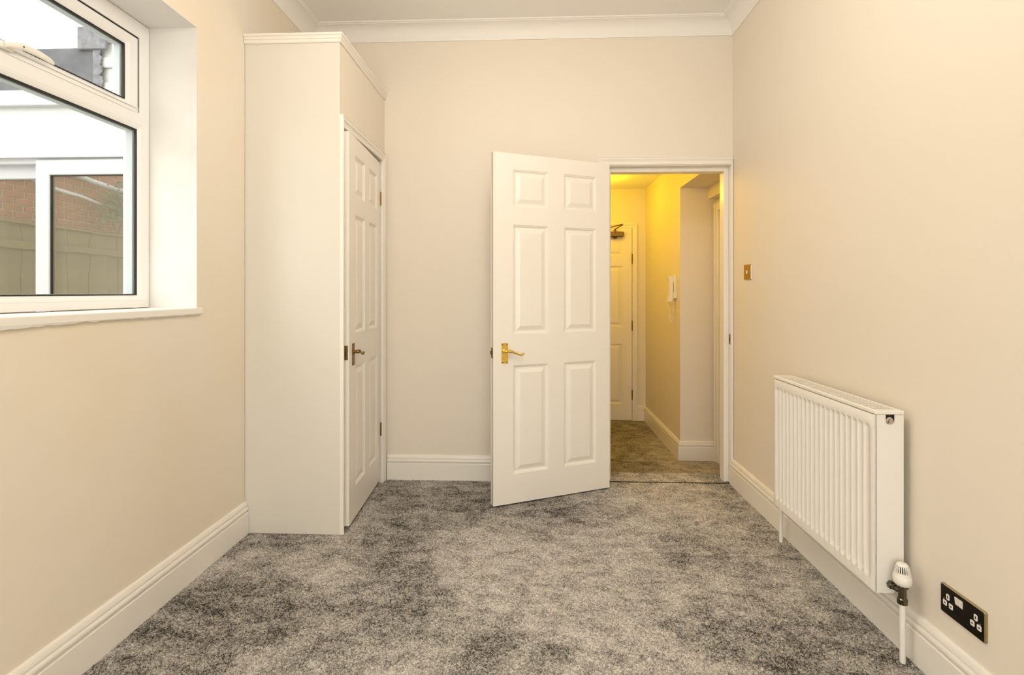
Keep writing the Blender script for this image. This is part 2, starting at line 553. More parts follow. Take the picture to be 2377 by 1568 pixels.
frame_yz(MB(), XF - .016, XF - .008, py0_, py1_, pz0_, pz1_, .006, .004, .007, .001).build('gasket', 'rubber', sash)
MB().box(XF - .020, XF - .016, py0_, py1_, pz0_, pz1_).build('pane', 'glass', sash)
frame_yz(MB(), XF - .046, XF - .0205, py0_, py1_, pz0_, pz1_, .012, .004, .008, .0005).build('spacer_bar', 'spacer', sash)
# locking handle on the opener
hy, hz = 1.505, TZ1 + .018
hb = MB()
hb.bbox(XF - 0.0025, XF + 0.0115, hy - .035, hy + .035, hz - .011, hz + .013, .004)
h_o = hb.build('handle', 'plastic', win, smooth=True)
lv = MB()
pts = [(XF + 0.0155, hy + .0, hz), (XF + 0.0275, hy + .015, hz + .006), (XF + 0.0295, hy + .05, hz + .014), (XF + 0.0255, hy + .10, hz + .016), (XF + 0.0215, hy + .140, hz + .014), (XF + 0.0185, hy + .158, hz + .012)]
rings = []
for i, (p, w, t) in enumerate(zip(pts, (.010, .012, .012, .011, .010, .006), (.010, .010, .008, .0065, .006, .004))):
    x, y, z = p
    rings.append([(x + t * math.cos(a), y, z + w * math.sin(a)) for a in [R(22.5 + 45 * k) for k in range(8)]])
lv.sweep(rings).build('lever', 'plastic', h_o, smooth=True, angle=60)
MB().lathe([(.006, 0), (.006, .003), (.003, .0035), (0, .0035)], (XF + 0.0345, hy + .038, hz + .010), 'x', 16).build('lock_button', 'plastic', h_o, smooth=True)
MB().lathe([(.0026, 0), (.0026, .001), (0, .001)], (XF + 0.0377, hy + .038, hz + .010), 'x', 12).build('keyhole', 'dark', h_o)
# painted sill board with a slightly ragged lower edge
mb = MB()
n = 60
rng = random.Random(2)
y0s, y1s = WY0 - .02, WY1 + .018
rings = []
for i in range(n + 1):
    y = y0s + (y1s - y0s) * i / n
    dz = rng.uniform(-.0035, .002) + (-.004 if y < 1.42 else 0)
    rings.append([(XL + .0005, y, WZ0 - .028 + dz), (XL + .010, y, WZ0 - .029 + dz), (XL + .013, y, WZ0 - .024), (XL + .013, y, WZ0 - .003), (XL + .010, y, WZ0), (XL + .0005, y, WZ0)])
mb.sweep(rings)
mb.box(XF - .06, XL + .0005, WY0, WY1, WZ0 - .0297, WZ0)
mb.build('window_sill', 'sill', win)

# ------------------------------------------------------------------ doorway lining and architrave
fr = empty('trim_4', (DX0, YB, 0))
struct(fr, 'white door casing with moulded architrave around the open doorway', 'door frame')
ly0, ly1 = YB - .002, YB + BT + .002
mb = MB()
mb.box(DX0 - .03, DX0, ly0, ly1, -.11, DZ + .03)
mb.box(DX1, DX1 + .03, ly0, ly1, -.11, DZ + .03)
mb.box(DX0, DX1, ly0, ly1, DZ, DZ + .03)
mb.build('lining', 'gloss', fr)
sy0 = YB + .036                                   # door stop
mb = MB()
mb.bbox(DX0, DX0 + .030, sy0, sy0 + .07, -.10, DZ, .002)
mb.bbox(DX1 - .030, DX1, sy0, sy0 + .07, -.10, DZ, .002)
mb.bbox(DX0 + .03, DX1 - .03, sy0, sy0 + .07, DZ - .029, DZ, .002)
mb.build('door_stop', 'gloss', fr)
def arch_profile(w=0.052, t=0.018):
    # (distance from opening edge, thickness)
    return [(0, 0), (0, t * .55), (.004, t * .72), (.010, t * .78), (.016, t * .62), (.022, t * .60), (.030, t * .80), (.036, t), (w - .008, t), (w - .008, t * .82), (w - .005, t * .82), (w - .004, t), (w, t * .9), (w, 0)]
ap = arch_profile()
def architrave(mb, prof, x0, x1, z0, z1, yf, left=True, right=True, clip_right=None):
    """around opening x0..x1 up to z1 on the plane y = yf, facing -Y"""
    def ring_leg(side, z_at, mit):
        r = []
        for d, t in prof:
            x = (x0 - d) if side == 'l' else (x1 + d)
            if clip_right is not None: x = min(x, clip_right)
            r.append((x, yf - t, z_at + (d if mit else 0)))
        return r
    rings = []
    if left: rings += [ring_leg('l', z0, False), ring_leg('l', z1, True)]
    if right: rings += [ring_leg('r', z1, True), ring_leg('r', z0, False)]
    mb.sweep(rings)
mb = MB()
architrave(mb, ap, DX0 - .006, DX1 + .002, 0, DZ + .004, YB, clip_right=XR - .0005)
mb.build('architrave', 'gloss', fr, smooth=True, angle=25)
mb = MB().bbox(DX1 - .002, DX1 + .001, YB + .004, YB + .026, .880, .945, .0008)
sk = mb.build('strike_plate', 'dark_brass', fr)
MB().box(DX1 - .003, DX1 - .0019, YB + .008, YB + .020, .900, .925).build('latch_hole', 'dark', sk)
mb = MB()
mb.bbox(DX0, DX1, YB - .004, YB + .004, -.004, .0045, .001)
mb.build('threshold_bar', 'dark', fr)

# ------------------------------------------------------------------ six panel doors
def six_panel(root, w, h, t, cols, rows, mat='door', world=False):
    """leaf in local x 0..w, y 0 (front) .. t (back), z 0..h"""
    xs = sorted([0, w] + [c for p in cols for c in p])
    zs = sorted([0, h] + [c for p in rows for c in p])
    mb = MB()
    dep, bw = 0.0105, 0.014
    for side in (0, 1):
        def Y(d): return d if side == 0 else t - d
        for i in range(len(xs) - 1):
            for j in range(len(zs) - 1):
                hole = (xs[i], xs[i + 1]) in cols and (zs[j], zs[j + 1]) in rows
                q = [(xs[i], Y(0), zs[j]), (xs[i + 1], Y(0), zs[j]), (xs[i + 1], Y(0), zs[j + 1]), (xs[i], Y(0), zs[j + 1])]
                if not hole:
                    mb.add(q, [(0, 1, 2, 3)])
                else:
                    def lp(ins, d):
                        return [(xs[i] + ins, Y(d), zs[j] + ins), (xs[i + 1] - ins, Y(d), zs[j] + ins), (xs[i + 1] - ins, Y(d), zs[j + 1] - ins), (xs[i] + ins, Y(d), zs[j + 1] - ins)]
                    mb.sweep([lp(0, 0), lp(.003, .0035), lp(.006, .0035), lp(bw, dep), lp(bw + .004, dep)], caps=False)
    for a in ([(0, 0), (0, t)], [(w, 0), (w, t)]):
        (x, ya), (_, yb) = a
        mb.add([(x, ya, 0), (x, yb, 0), (x, yb, h), (x, ya, h)], [(0, 1, 2, 3)])
    for z in (0, h):
        mb.add([(0, 0, z), (w, 0, z), (w, t, z), (0, t, z)], [(0, 1, 2, 3)])
    # weld coincident corners
    seen, remap, nv = {}, [], []
    for p in mb.v:
        k = tuple(round(c, 5) for c in p)
        if k not in seen:
            seen[k] = len(nv)
            nv.append(p)
        remap.append(seen[k])
    mb.v = nv
    mb.f = [tuple(remap[i] for i in f) for f in mb.f]
    leaf = mb.build('leaf', mat, root, world=world)
    for c in cols:
        for r_ in rows:
            pm = MB()
            for side in (0, 1):
                def Y(d): return d if side == 0 else t - d
                def lp(ins, d):
                    return [(c[0] + ins, Y(d), r_[0] + ins), (c[1] - ins, Y(d), r_[0] + ins), (c[1] - ins, Y(d), r_[1] - ins), (c[0] + ins, Y(d), r_[1] - ins)]
                a = min(.045, (c[1] - c[0]) * .3)
                pm.sweep([lp(bw + .0005, dep + .002), lp(bw + .0005, dep), lp(bw + .009, dep - .001), lp(a - .003, .0022), lp(a, .0012)], caps=False)
                q = lp(a, .0012)
                pm.add(q, [(0, 1, 2, 3)])
            pm.build('panel', mat, root, world=world)
    return leaf

def screw(mb, x, y, z, axis, r=.0032):
    mb.lathe([(r, 0), (r, .0008), (0, .0012)], (x, y, z), axis, 10)

def lever_handle(root, x, y, z, dirx, ny, plate_mat, lever_mat, pw=.040, ph=.115, world=False, screws='dark', out=.045):
    """scroll lever on a back plate; plate face at y, outward ny, lever runs dirx"""
    t = .003
    pl = MB().bbox(x - pw / 2, x + pw / 2, min(y, y + ny * t), max(y, y + ny * t), z - ph * .62, z + ph * .38, .0012).build('handle_plate', plate_mat, root, world=world)
    yo = y + ny * t
    ax = (0, ny, 0)
    lev = MB().lathe([(.013, 0), (.013, .002), (.0095, .004), (.0085, .012), (.0105, .018), (.0105, .026), (.008, .031), (.0, .033)], (x, yo, z), ax, 20)
    o = y + ny * .026
    P = [(0, 0), (.012, .000), (.020, -.001), (.034, -.004), (.050, -.010), (.066, -.017), (.080, -.022), (.092, -.023), (.101, -.019), (.106, -.013)]
    rr = [.006, .0095, .0105, .008, .0055, .0050, .0055, .0068, .0068, .004]
    lev.tube([(x + dirx * a, o, z + b) for a, b in P], rr, 12)
    lev.build('lever', lever_mat, root, smooth=True, angle=50, world=world)
    for sx in (-1, 1):
        for zz in (z - ph * .62 + .007, z + ph * .38 - .007):
            m2 = MB()
            screw(m2, x + sx * (pw / 2 - .007), yo, zz, ax)
            m2.build('screw', screws, pl, world=False)
    return pl

COLS = [(.095, .315), (.417, .640)]
ROWS = [(.167, .786), (.964, 1.587), (1.690, 1.903)]
d1 = empty('door_1', (.475, 3.13, .010), R(180 + 23.95))
struct(d1, 'open white six panel door with a brass scroll lever handle', 'door')
# local x runs from hinge to free edge, local -y faces away from camera: front face looks at -n
# after the turn local +y points towards the camera
DW, DH, DT = .760, 1.992, .040
body = empty('tmp', (0, 0, 0))
bpy.data.objects.remove(body)
six_panel(d1, DW, DH, DT, COLS, ROWS)
for ch in d1.children:
    ch.location.y = -DT                        # leaf occupies y -DT..0, room face at y = 0
lever_handle(d1, .691, 0.0, .870, -1, 1, 'brass', 'brass', screws='dark')
lever_handle(d1, .691, -DT, .870, -1, -1, 'brass', 'brass', screws='dark')
mb = MB().bbox(DW - .0005, DW + .002, -.031, -.009, .83, .89, .0006)
lp_ = mb.build('latch_plate', 'dark_brass', d1, world=False)
MB().bbox(DW + .001, DW + .010, -.026, -.014, .852, .872, .002).build('latch_bolt', 'dark_brass', lp_, world=False)
MB().box(DW - .0005, DW + .0006, -.0085, -.0035, .002, DH - .002).build('dark_edge_strip', 'dark_brass', d1, world=False)  # thin dark strip down the full height of the free edge
for z in (.20, 1.0, 1.75):
    mb = MB().tube([(-.004, -DT - .004, z), (-.004, -DT - .004, z + .09)], .005, 10)
    mb.bbox(-.002, .0005, -DT + .003, -.006, z, z + .09, .0006)
    mb.build('hinge', 'dark_brass', d1, world=False)

# ------------------------------------------------------------------ fitted cupboard in the corner
CX, CY, CZ = -.960, 2.483, 2.50
cup = empty('fitted_cupboard', (-1.2, 2.86, 0))
tag(cup, 'tall white fitted corner cupboard between the window wall and far wall', 'cupboard')
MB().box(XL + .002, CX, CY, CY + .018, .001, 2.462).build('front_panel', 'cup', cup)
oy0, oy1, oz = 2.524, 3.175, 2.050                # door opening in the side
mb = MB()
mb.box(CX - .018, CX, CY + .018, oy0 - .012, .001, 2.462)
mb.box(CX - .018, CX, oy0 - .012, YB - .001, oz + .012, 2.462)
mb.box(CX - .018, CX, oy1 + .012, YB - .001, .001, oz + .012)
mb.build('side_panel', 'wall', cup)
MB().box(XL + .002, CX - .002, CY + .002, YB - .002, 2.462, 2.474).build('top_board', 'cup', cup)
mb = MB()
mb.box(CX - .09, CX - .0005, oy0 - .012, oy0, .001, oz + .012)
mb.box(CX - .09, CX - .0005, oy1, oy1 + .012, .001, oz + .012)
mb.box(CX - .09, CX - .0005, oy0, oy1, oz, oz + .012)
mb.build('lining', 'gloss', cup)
# cornice moulding, mitred at the corner
prof = [(0, 2.459), (.006, 2.459), (.010, 2.463), (.011, 2.471), (.008, 2.473), (.008, 2.475), (.013, 2.478), (.015, 2.486), (.012, 2.489), (.012, 2.491), (.018, 2.494), (.018, 2.504), (0, 2.504)]
rings = [[(XL + .002, CY - d, z) for d, z in prof], [(CX + d, CY - d, z) for d, z in prof], [(CX + d, YB - .001, z) for d, z in prof]]
MB().sweep(rings).build('cornice', 'gloss', cup)
# architrave on the side
prof = [(0, 0), (0, .010), (.005, .014), (.012, .012), (.018, .012), (.026, .016), (.032, .018), (.044, .018), (.046, .014), (.048, .014)]
def cup_arch():
    rings = []
    for leg, z, mit in (('n', .001, 0), ('n', oz - .002, 1), ('f', oz - .002, 1), ('f', .001, 0)):
        r = []
        for d, t in prof + [(.050, .018), (.054, .016), (.054, 0)]:
            if leg == 'n':                     # near leg is cut down to a narrow strip by the cupboard corner
                y = oy0 - .012 - d * (oy0 - .012 - CY + .0005) / .054
                t = t if d >= .032 else t * .55
            else:
                y = min(oy1 - .004 + d, YB - .001)
            r.append((CX + t, y, z + (d if mit else 0)))
        rings.append(r)
    return MB().sweep(rings)
cup_arch().build('architrave', 'gloss', cup, smooth=True, angle=25)
# ajar narrow six panel door, hinged at the far side
hx, hyy = CX - .006, oy1 - .004
ang = math.atan2(.035, .64)
cd = empty('door', (hx - WLOC[cup].x, hyy - WLOC[cup].y, .022), 0, cup)
tag(cd, 'narrow white six panel cupboard door standing slightly ajar')
cd.rotation_euler = (0, 0, R(-90) + ang)
w2, h2, t2 = .641, 2.010, .036
# local x from hinge towards the viewer, local +y = room side after the turn
s = w2 / .760
six_panel(cd, w2, h2, t2, [(.080, .262), (.350, .532)], [(.165, .800), (.975, 1.600), (1.700, 1.915)])
for ch in cd.children:
    ch.location.y = -t2
lever_handle(cd, w2 - .070, 0.0, .880, -1, 1, 'dark_brass', 'dark_brass')
mb = MB().bbox(w2 - .0005, w2 + .002, -.030, -.006, .845, .918, .0006)
lp2 = mb.build('latch_plate', 'dark_brass', cd, world=False)
MB().bbox(w2 + .001, w2 + .007, -.024, -.014, .868, .888, .002).build('latch_bolt', 'dark_chrome', lp2, world=False)
for z in (.28, 1.745):
    mb = MB().tube([(-.001, .004, z), (-.001, .004, z + .08)], .0055, 10)
    for k in (0, .027, .053, .08):
        mb.lathe([(.0065, -.0015), (.0065, .0015)], (-.001, .004, z + k), 'z', 10)
    mb.build('hinge', 'dark_brass', cd, world=False)

# ------------------------------------------------------------------ radiator
RX0, RX1, RY0, RY1, RZ0, RZ1 = 1.146, 1.238, 1.740, 2.452, .208, .812
rad = empty('radiator', (1.19, 2.096, RZ0))
tag(rad, 'white double panel radiator with ribbed front on the right wall', 'radiator')
def fluted(x, sgn, nrib=20):
    """pressed steel sheet with recessed channels; sgn = direction of the recess"""
    y0, y1, z0, z1 = RY0 + .002, RY1 - .002, RZ0, RZ1 - .012
    edge = .022
    pitch = (y1 - y0 - 2 * edge) / nrib
    cols_ = [(y0, 0), (y0 + .004, 0)]
    for i in range(nrib):
        b = y0 + edge + i * pitch
        for fr_, dpt in ((.08, 0), (.17, .22), (.33, .85), (.41, 1), (.61, 1), (.69, .85), (.85, .22), (.94, 0)):
            cols_.append((b + fr_ * pitch, dpt))
    cols_ += [(y1 - .004, 0), (y1, 0)]
    rows_ = [(z0, 0), (z0 + .032, 0), (z0 + .035, .08), (z0 + .047, .92), (z0 + .050, 1), (z1 - .051, 1), (z1 - .048, .92), (z1 - .037, .08), (z1 - .034, 0), (z1 - .004, 0), (z1, -.6)]
    m = MB()
    vs = []
    for z, g in rows_:
        for y, d in cols_:
            dd = d * max(g, 0) * .0125
            if g < 0: dd = .003
            if y in (y0, y1): dd = max(dd, .003)
            vs.append((x + sgn * dd, y, z))
    n = len(cols_)
    fs = [(a * n + i, a * n + i + 1, (a + 1) * n + i + 1, (a + 1) * n + i) for a in range(len(rows_) - 1) for i in range(n - 1)]
    m.add(vs, fs)
    # back sheet of the waterway panel
    xb = x + sgn * .014
    m.box(min(xb, xb + sgn * .002), max(xb, xb + sgn * .002), y0, y1, z0 + .002, z1 - .002)
    m.box(min(x + sgn * .002, xb), max(x + sgn * .002, xb), y0, y1, z0, z0 + .002)
    m.box(min(x + sgn * .002, xb), max(x + sgn * .002, xb), y0, y1, z1 - .002, z1)
    return m
fluted(RX0, 1).build('front_panel', 'rad', rad, smooth=True, angle=55)
fluted(RX1, -1).build('rear_panel', 'rad', rad, smooth=True, angle=50)
# convector fins between the panels
fm = MB()
k = 0
y = RY0 + .03
while y < RY1 - .03:
    fm.box(RX0 + .016, RX1 - .016, y, y + .001, RZ0 + .04, RZ1 - .05)
    y += .012
fm.build('convector_fins', 'rad', rad)
def side_cover(yc, near):
    m = MB()
    y0, y1 = (yc - .0012, yc + .0012)
    x0, x1, z0, z1 = RX0 + .003, RX1 + .002, RZ0 - .002, RZ1 - .010
    if not near:
        m.box(x0, x1, y0, y1, z0, z1)
    else:
        # sheet with a U shaped notch at the top for the air vent
        nc, nr, nd = (RX0 + RX1) / 2 + .004, .0145, .032
        lo = [(x1 - .026, z0), (x1 - .026, z0 + .058), (x1, z0 + .066)]
        outl = [(x0, z1), (x0, z0 + .004), (x0 + .004, z0), (x1 - .030, z0), (x1 - .028, z0 + .04), (x1, z0 + .05), (x1, z1)]
        arc = [(nc + nr, z1)] + [(nc + nr * math.cos(R(-a)), z1 - nd + nr + nr * math.sin(R(-a)) * 1) for a in range(0, 181, 20)] + [(nc - nr, z1)]
        poly = outl + arc
        n = len(poly)
        vs = [(px, y0, pz) for px, pz in poly] + [(px, y1, pz) for px, pz in poly]
        fs = [tuple(range(n)), tuple(range(n, 2 * n))[::-1]] + [(i, (i + 1) % n, n + (i + 1) % n, n + i) for i in range(n)]
        m.add(vs, fs)
        m.box(x0 - .002, x0 + .002, y0, y1 + .006, z0 + .004, z1)
    return m
side_cover(RY0, True).build('side_cover', 'rad', rad)
side_cover(RY1, False).build('side_cover', 'rad', rad)
# lift-off top grille: rim plus cross bars and long bars
gz0, gz1 = RZ1 - .009, RZ1 + .004
mb = MB()
gx0, gx1, gy0, gy1 = RX0 + .002, RX1 + .003, RY0 - .003, RY1 + .003
mb.bbox(gx0, gx0 + .012, gy0, gy1, gz0, gz1, .002)
mb.bbox(gx1 - .012, gx1, gy0, gy1, gz0, gz1, .002)
mb.bbox(gx0 + .010, gx1 - .010, gy0, gy0 + .022, gz0, gz1, .002)
mb.bbox(gx0 + .010, gx1 - .010, gy1 - .022, gy1, gz0, gz1, .002)
ncell = 18
for i in range(1, ncell):
    y = gy0 + .022 + (gy1 - gy0 - .044) * i / ncell
    mb.box(gx0 + .010, gx1 - .010, y - .0040, y + .0040, gz1 - .004, gz1 - .0004)
for i in range(1, 6):
    x = gx0 + .012 + (gx1 - gx0 - .024) * i / 6
    mb.box(x - .0018, x + .0018, gy0 + .02, gy1 - .02, gz1 - .0045, gz1 - .0008)
mb.build('top_grille', 'rad', rad)
# air vent plug seen in the notch
vx, vz = (RX0 + RX1) / 2 + .002, RZ1 - .030
MB().box(RX0 + .02, RX1 - .012, RY0 + .006, RY0 + .03, RZ1 - .07, RZ1 - .012).build('manifold', 'dark', rad)
vp = MB().lathe([(.0125, 0), (.0125, .010), (.010, .013), (.0, .0135)], (vx, RY0 + .008, vz), (0, -1, 0), 20).build('vent_plug', 'chrome', rad, smooth=True)
MB().lathe([(.008, 0), (.008, .003), (.0, .0032)], (vx + .0008, RY0 - .0056, vz - .0008), (0, -1, 0), 6).build('plug_hexagon', 'chrome', vp)
# thermostatic valve at the near bottom corner
px_, py_ = 1.208, 1.700
vz0 = .235
vb = MB()
vb.tube([(1.196, RY0 + .004, vz0 + .002), (1.2, py_ + .010, vz0), (px_, py_, vz0)], .0085, 14)
vb.lathe([(.0135, 0), (.0135, .012), (.010, .014), (.010, .022)], (1.195, RY0 - .002, vz0 + .002), (0.1, -1, 0), 6)
vb.lathe([(.0095, -.040), (.0145, -.040), (.0150, -.036), (.0150, -.024), (.0120, -.021), (.0115, .010), (.0165, .013), (.0165, .021), (.012, .023)], (px_, py_, vz0), 'z', 18)
vb.build('valve_body', 'dark_chrome', rad, smooth=True, angle=40)
MB().lathe([(.014, 0), (.0165, .001), (.0165, .004), (.014, .005)], (px_, py_, vz0 + .0185), 'z', 24).build('chrome_collar', 'chrome', rad, smooth=True)
tv = MB()
tv.lathe([(.0, 0), (.020, .000), (.0245, .004), (.0262, .012), (.0262, .028), (.0250, .030), (.0238, .0305), (.0238, .036), (.0225, .040), (.0195, .040), (.010, .040)], (px_, py_, vz0 + .023), 'z', 32)
tv.lathe([(.0, .0700), (.010, .0698), (.0145, .0670), (.0165, .0625), (.0140, .0605), (.0, .0605)], (px_, py_, vz0 + .023), 'z', 32)
th = tv.build('thermostat_head', 'plastic', rad, smooth=True, angle=40)
MB().lathe([(.013, .038), (.012, .062)], (px_, py_, vz0 + .023), 'z', 20).build('sensor_core', 'dark', th)
for i in range(22):
    a = 2 * math.pi * i / 22
    m = MB()
    c_, s_ = math.cos(a), math.sin(a)
    def rp(rad_, z, w):
        return [(px_ + rad_ * c_ - w * s_, py_ + rad_ * s_ + w * c_, z), (px_ + rad_ * c_ + w * s_, py_ + rad_ * s_ - w * c_, z)]
    z0 = vz0 + .023
    rings = []
    for rr_, z in ((.0228, .039), (.0215, .049), (.0190, .058), (.0160, .0640)):
        a1 = rp(rr_, z0 + z, .0011)
        a2 = rp(rr_ - .0035, z0 + z - .001, .0011)
        rings.append([a1[0], a1[1], a2[1], a2[0]])
    m.sweep(rings).build('rib', 'plastic', th)
# pipe tails
def tail(x, y, ztop, name):
    MB().tube([(x, y, ztop), (x + .001, y + .001, .10), (x + .003, y + .003, .045), (x + .003, y + .003, -.002)], .0085, 14).build(name, 'rad', rad, smooth=True, angle=50)
tail(px_, py_, vz0 - .038, 'supply_pipe')
MB().tube([(1.202, RY1 - .004, .222), (1.205, RY1 + .035, .222), (1.207, RY1 + .045, .212), (1.207, RY1 + .047, .19), (1.205, RY1 + .048, .10), (1.205, RY1 + .048, -.002)], .0085, 14).build('return_pipe', 'rad', rad, smooth=True, angle=50)

# ------------------------------------------------------------------ light switch
sw = empty('light_switch', (XR, 3.015, 1.330))
tag(sw, 'small brown toned metal light switch with white rocker beside the doorway', 'light switch')
def rounded_plate(x0, x1, yc, zc, w, h, r, chamfer, n=5):
    def loop(x, ins):
        pts = []
        for cy_, cz_, a0 in ((1, 1, 0), (-1, 1, 90), (-1, -1, 180), (1, -1, 270)):
            for k in range(n):
                a = R(a0 + 90 * k / (n - 1))
                pts.append((x, yc + cy_ * (w / 2 - r) + (r - ins) * math.cos(a), zc + cz_ * (h / 2 - r) + (r - ins) * math.sin(a)))
        return pts
    return MB().sweep([loop(x1, 0), loop(x0 + chamfer, 0), loop(x0, chamfer)])
rounded_plate(XR - .007, XR - .0002, 3.015, 1.330, .092, .090, .006, .003).build('plate', 'switch_steel', sw)
MB().bbox(XR - .0062, XR - .0004, 2.9575, 2.9690, 1.289, 1.371, .0010).build('edge_glint', 'plastic', sw)  # white strip stands in for the bright reflection on the plate edge
MB().bbox(XR - .0105, XR - .0068, 3.007, 3.023, 1.320, 1.340, .0015).build('rocker', 'plastic', sw)
for dy in (-.032, .032):
    m = MB()
    screw(m, XR - .0069, 3.015 + dy, 1.330, (-1, 0, 0), .003)
    m.build('screw', 'chrome', sw)

# ------------------------------------------------------------------ double socket
so = empty('power_socket', (XR, 1.532, .278))
tag(so, 'black metal double power socket with white inserts above the skirting', 'power socket')
sy, sz = 1.532, .277
rounded_plate(XR - .008, XR - .0002, sy, sz, .154, .088, .005, .0025).build('plate', ['nickel_edge'], so)
rounded_plate(XR - .0083, XR - .0079, sy, sz, .149, .083, .004, .0001).build('plate_face', 'black_nickel', so)
def insert(yc, zc, w, h, vertical):
    o = rounded_plate(XR - .0092, XR - .0080, yc, zc, w, h, .0035, .0004).build('pin_surround', 'plastic', so)
    if vertical:
        MB().box(XR - .0095, XR - .0090, yc - .0020, yc + .0020, zc - .004, zc + .004).build('pin_hole', 'dark', o)
    else:
        MB().box(XR - .0095, XR - .0090, yc - .0032, yc + .0032, zc - .0018, zc + .0018).build('pin_hole', 'dark', o)
for c in (sy + .048, sy - .048):
    insert(c, sz + .012, .012, .018, True)
    insert(c + .011, sz - .010, .0145, .016, False)
    insert(c - .011, sz - .010, .0145, .016, False)
for dy in (-.0068, .0068):
    m = MB()
    y0, y1, z0, z1 = sy + .008 + dy - .0058, sy + .008 + dy + .0058, sz + .008, sz + .030
    m.add([(XR - .0082, y0, z0), (XR - .0082, y1, z0), (XR - .0082, y1, z1), (XR - .0082, y0, z1),
           (XR - .0092, y0, z0), (XR - .0092, y1, z0), (XR - .0125, y1, z1), (XR - .0125, y0, z1)],
          [(3, 2, 1, 0), (4, 5, 6, 7), (0, 1, 5, 4), (1, 2, 6, 5), (2, 3, 7, 6), (3, 0, 4, 7)])
    m.build('rocker_switch', 'plastic', so)
for dy in (-.062, .062):
    m = MB()
    screw(m, XR - .0084, sy + dy, sz + .001, (-1, 0, 0), .003)
    m.build('screw', 'nickel_edge', so)

# ------------------------------------------------------------------ hall beyond the doorway
HX0, HX1, HXA, HYN, HYF = .10, 1.165, 1.447, 4.035, 5.250
HZC, HZS = 2.276, 2.036
Y0 = YB + BT
struct(MB().box(HX0 - .1, HXA + .1, Y0 - .02, HYF + .1, ZH - .05, ZH).build('floor_hall', 'hall_carpet'), 'brown carpet of the hall one step below the room', 'floor')
struct(MB().box(DX0 - .005, DX1 + .005, Y0 - .001, Y0 + .012, ZH, .001).build('step_riser', 'carpet'), 'carpeted edge of the step down into the hall', 'step')
struct(MB().box(HX0 - .1, HX1 + .001, HYF, HYF + .1, ZH, HZC + .1).build('wall_hall_end', 'wall'), 'hall end wall around the far white door, lit yellow', 'wall')
mb = MB()
mb.box(HX1, HXA + .1, HYN, HYF, ZH, HZC + .1)
mb.box(HX1, HXA + .1, Y0, HYN, HZS, HZC + .1)
struct(mb.build('wall_hall_right', 'wall'), 'yellow lit hall wall with projecting corner and lowered soffit', 'wall')
struct(MB().box(HX0 - .1, HX0, Y0, HYF, ZH, HZC + .1).build('wall_hall_left', 'wall'), 'hall left wall hidden behind the open door', 'wall')
struct(MB().box(HX0, HX1, Y0, HYF, HZC, HZC + .1).build('ceiling_hall', 'ceil'), 'hall ceiling lit bright yellow', 'ceiling')
struct(MB().box(HXA, HXA + .1, Y0, HYN, ZH, HZS).build('wall_hall_alcove', 'wall'), 'hall alcove side wall beside the doorway jamb', 'wall')
struct(MB().box(1.385, HXA, Y0, HYN, 1.945, HZS).build('trim_5', 'wall'), 'boxed bulkhead under the hall soffit', 'bulkhead')
hp = skirt_profile(ZH, .150, .020)
struct(MB().sweep([[(s_, HYF - d, z) for d, z in hp] for s_ in (1.076, HX1)]).build('baseboard_hall_end', 'gloss', smooth=True, angle=30), 'short skirting beside the far hall door', 'baseboard')
mb = MB().sweep([[(HX1 - d, HYF - d * .0, z) for d, z in hp], [(HX1 - d, HYN - d, z) for d, z in hp], [(HXA - .022, HYN - d, z) for d, z in hp]])
struct(mb.build('baseboard_hall_right', 'gloss', smooth=True, angle=30), 'skirting turning the projecting hall corner', 'baseboard')
# side door casing in the alcove
mb = MB()
mb.bbox(HXA - .020, HXA, HYN - .075, HYN - .012, ZH, 1.905, .003)
mb.bbox(HXA - .020, HXA, Y0 + .02, HYN - .075, 1.845, 1.905, .003)
mb.bbox(HXA - .030, HXA - .018, HYN - .040, HYN - .020, ZH, 1.905, .003)
struct(mb.build('trim_6', 'gloss'), 'casing of a side door in the hall alcove', 'door frame')
# far door
d3 = empty('door_3', (1.020, HYF - .004, ZH + .006), R(180))
struct(d3, 'closed white six panel door at the end of the yellow hall', 'door')
six_panel(d3, .762, 1.975, .036, COLS, ROWS)
# after the half turn local +y faces the room; front surface at y = t
for ch in d3.children:
    ch.location.y = -.024
hx3 = 1.020
mb = MB()
for z in (.22, .93, 1.62):
    mb2 = MB().tube([(hx3 + .004, HYF - .020, ZH + z), (hx3 + .004, HYF - .020, ZH + z + .095)], .006, 10)
    for q in (0, .032, .063, .095):
        mb2.lathe([(.0072, -.002), (.0072, .002)], (hx3 + .004, HYF - .020, ZH + z + q), 'z', 10)
    o = mb2.build('hinge', 'dark_brass', None)
    o.parent = d3
    o.matrix_parent_inverse = (Matrix.Translation((1.020, HYF - .004, ZH + .006)) @ Matrix.Rotation(R(180), 4, 'Z')).inverted()
a3 = empty('trim_7', (hx3, HYF, ZH))
struct(a3, 'white casing around the far hall door', 'door frame')
mb = MB()
architrave(mb, arch_profile(.05, .020), hx3 - .768, hx3 + .008, ZH, 1.870, HYF)
mb.build('architrave', 'gloss', a3, smooth=True, angle=25)
